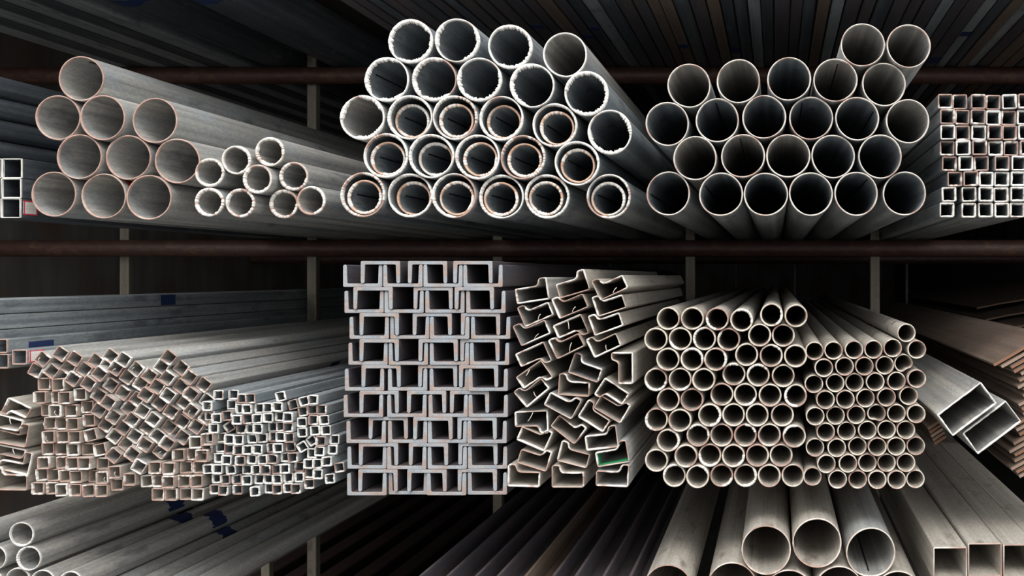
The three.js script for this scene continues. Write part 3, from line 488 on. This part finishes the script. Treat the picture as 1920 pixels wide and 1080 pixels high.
// two big rectangular tubes and the rusty plates behind them
{
  const d = 1.98, k = d / F, rot = 36.8 * Math.PI / 180;
  [[1811, 766], [1861.5, 803]].forEach(([x, y], i) => {
    squareTube({ name: 'rectangular_tube', label: i ? 'wide flat galvanized box tube lying lower on its side by the plates' : 'wide flat galvanized box tube resting over another by the round pipes', px: x, py: y, d, w: 103 * k, h: 50 * k, t: 2.2 * k, wall: 'pale', seed: seed++, rot, dz: i ? -0.01 : 0.01, round: 0.02, rim: { a: WHITE, b: GREY, share: 0.3 }, burr: 1.5 * k, arcs: 2, sub: 14 });
  });
  const plateGeo = (w, t, len) => { const g = new THREE.BoxGeometry(w, t, len, 6, 1, 3); const p = g.attributes.position; for (let i = 0; i < p.count; i++) { const x = p.getX(i), z = p.getZ(i); p.setY(i, p.getY(i) + 0.0012 * Math.sin(x * 31 + z * 7)); } const u = g.attributes.uv; for (let i = 0; i < u.count; i++) u.setXY(i, u.getX(i) * w, u.getY(i) * len); g.translate(w / 2, t / 2, -len / 2); g.computeVertexNormals(); return g; };
  const plate = (x, y, dd, w, t, len, r, label, group) => { const P = at(x, y, dd), g = thing('steel_plate', label, 'plate', P, r, group); part(g, 'plate_body', cached(['pl', w, t, len].join(), () => plateGeo(w, t, len)), mat.rust); const e = part(g, 'cut_edge', cached(['pe', w, t].join(), () => { const b = new THREE.BoxGeometry(w, t, 0.0015, 6, 1, 1); const p = b.attributes.position; for (let i = 0; i < p.count; i++) p.setY(i, p.getY(i) + 0.0012 * Math.sin(p.getX(i) * 31)); b.translate(w / 2, t / 2, 0.0008); return b; }), edgeMats[Math.floor(jit() * 3)]); };
  const edgeMats = [M({ color: 0x7a6252, roughness: 0.85 }), M({ color: 0x7d5a47, roughness: 0.9 }), M({ color: 0x8c776a, roughness: 0.8 })];
  const n = 22, ca = Math.cos(0.5), sa = Math.sin(0.5);
  for (let i = 0; i < n; i++) {                              // each plate lies on the next, slid a little along its slope
    const f = i / (n - 1), slide = -64 * f + (i === 0 ? 0 : i === 1 ? 14 : 44 * Math.sin(Math.PI * Math.min(1, f + 0.22)) + 7 * Math.sin(i * 1.9));
    plate(1864 + sa * 9.84 * i + ca * slide, 686 + ca * 9.84 * i - sa * slide, 2.06, 0.13, 0.0058, 2.6, 0.5, i === 0 ? 'topmost short rusty plate of the leaning stack' : i === 1 ? 'second rusty plate down in the leaning stack' : 'brown rusty steel plate in the leaning stack beside the box tubes', i > 1 ? 'leaning stack of rusty plates' : undefined);
  }
  for (let i = 0; i < 5; i++) plate(1741 + i * 3, 806 + i * 7, 2.1, 0.03, 0.0055, 2.4, 0.55, 'narrow rusty plate tucked under the upper box tube', 'narrow plates under the box tubes');
  for (let i = 0; i < 4; i++) plate(1880 - i * 16, 645 - i * 22, 3.0 + i * 0.3, 0.5, 0.006, 2.2, 0.18, 'broad dark rusty plate lying behind the leaning stack', 'broad plates behind the leaning stack');
}

// ---------------------------------------------------------------- bottom tier
{
  const d = 2.0, k = d / F;
  const big = [[1437, 1033], [1532, 1018], [1632, 1037], [1252, 1105], [1373, 1100], [1480, 1113], [1573, 1107], [1683, 1117]];
  const txt = ['open big pipe on the upper layer at its dark end', 'open big pipe in the middle of the upper layer', 'open big pipe with a dark seam inside, upper layer', 'big dusty pipe of the lower layer lying apart by dark angle bars', 'big dusty pipe of the lower layer, second from the angle bars', 'big dusty pipe of the lower layer under two upper pipes', 'big dusty pipe of the lower layer under the seamed pipe', 'big dusty pipe of the lower layer beside the large square tubes'];
  const all = relaxRound(big.map(([x, y], i) => ({ x, y, i })), 46.3);
  for (const q of all) pipe({ label: txt[q.i], px: q.x, py: q.y, d, r: 46.3 * k, t: 2.3 * k, wall: q.i === 2 ? 'pale' : 'warm', seed: seed++, seam: q.i === 2 ? -1.6 : q.i === 1 ? 3.5 : undefined, rim: { a: [0.70, 0.60, 0.53], b: PINK, share: 0.5 } });
  [[1781, 1057], [1847, 1051], [1913, 1053], [1978, 1055], [1790, 1122], [1856, 1117], [1922, 1119]].forEach(([x, y], i) => { if (i < 4) squareTube({ name: 'large_square_tube', label: i < 3 ? `large dusty square tube, ${ORD[i + 1]} from the big round pipes` : 'large dusty square tube, fourth from the big round pipes', group: 'large square tubes on the bottom tier', px: x, py: y, d, w: 63.5 * k, t: 2.4 * k, wall: 'warm', seed: seed++, dz: (jit() - 0.5) * 0.01, round: 0.05, rim: { a: PALE, b: PINK, share: 0.5 } }); else squareTube({ name: 'large_square_tube', label: 'large dusty square tube in the under layer of the bottom tier', group: 'under layer of large square tubes', px: x, py: y + 1, d, w: 63.5 * k, t: 2.4 * k, wall: 'warm', seed: seed++, round: 0.05, dz: -0.02 }); });
  // grey pipes with blue bands
  const small = [[42, 1003], [-32, 1004], [-8, 1047], [54, 1046], [-18, 1088], [32, 1088], [84, 1090], [8, 1130], [58, 1131], [108, 1132], [158, 1134], [208, 1136], [258, 1138], [134, 1094], [308, 1140]];
  const sa = relaxRound(small.map(([x, y], i) => ({ x, y, i })), 23.2);
  for (const q of sa) { const g = pipe({ label: q.i === 0 ? 'grey pipe with open end, topmost of the blue-banded pipe pile' : q.i === 3 ? 'grey open pipe with bright inside just below the topmost pipe' : `grey pipe ${[3, 5, 6, 9, 10, 13].includes(q.i) ? 'with blue band' : 'without a band'} in the ${q.y < 1025 ? 'top' : q.y < 1070 ? 'second' : q.y < 1112 ? 'third' : 'lowest'} layer of its pile`, group: q.i && q.i !== 3 ? 'grey blue-banded pipes on the bottom tier' : undefined, px: q.x, py: q.y, d: 2, r: 23.2 * k, t: 2.6 * k, wall: 'pale', seed: seed++, dz: (jit() - 0.5) * 0.01, rim: { a: [0.62, 0.60, 0.57], b: GREY, share: 0.5 }, burr: 1.2 * k, arcs: 1 }); if ([3, 5, 6, 9, 10, 13].includes(q.i)) paintMark(g, 23.2 * k + 0.0004, -0.42 - 0.04 * (q.i % 3), 0.06, -0.3, 1.9, seed++); }
  // dark angle bars
  const leg = 46 * k, th = 4.2 * k, sh = new THREE.Shape(); sh.moveTo(0, 0); sh.lineTo(leg, 0); sh.lineTo(leg, th); sh.lineTo(th + 0.004, th); sh.quadraticCurveTo(th, th, th, th + 0.004); sh.lineTo(th, leg); sh.lineTo(0, leg); sh.lineTo(0, 0);
  const ag = toCreasedNormals(new THREE.ExtrudeGeometry(sh, { depth: LEN, bevelEnabled: true, bevelSize: 0.0008, bevelThickness: 0.0008, bevelSegments: 2 }), 0.5); ag.translate(0, 0, -LEN);
  for (let i = 0; i < 9; i++) { const P = at(770 + i * 50, 1140 + (i % 3) * 3, 2); const g = thing('angle_bar', `dark steel angle bar on the bottom tier, ${ORD[9 - i]} from the big dusty pipes`, 'angle bar', P, 0.03 * Math.sin(i * 2.3), 'dark angle bars on the bottom tier'); part(g, 'bar_body', ag, i === 4 ? mat.rust : mat.mill); }
  for (let i = 0; i < 6; i++) squareTube({ name: 'rusty_square_tube', label: `dark rusty square tube on the floor, ${ORD[6 - i]} from the angle bars`, group: 'dark rusty tubes on the floor', px: VX + (-1.95 + i * 0.13) * F / 2, py: VY + (EYE - 0.036) * F / 2, d: 2, w: 0.07, t: 3 * k, wall: 'oxide', seed: seed++, rim: { a: PINK, b: RUST, share: 0.6 } });
}
renderer.render(scene, camera);
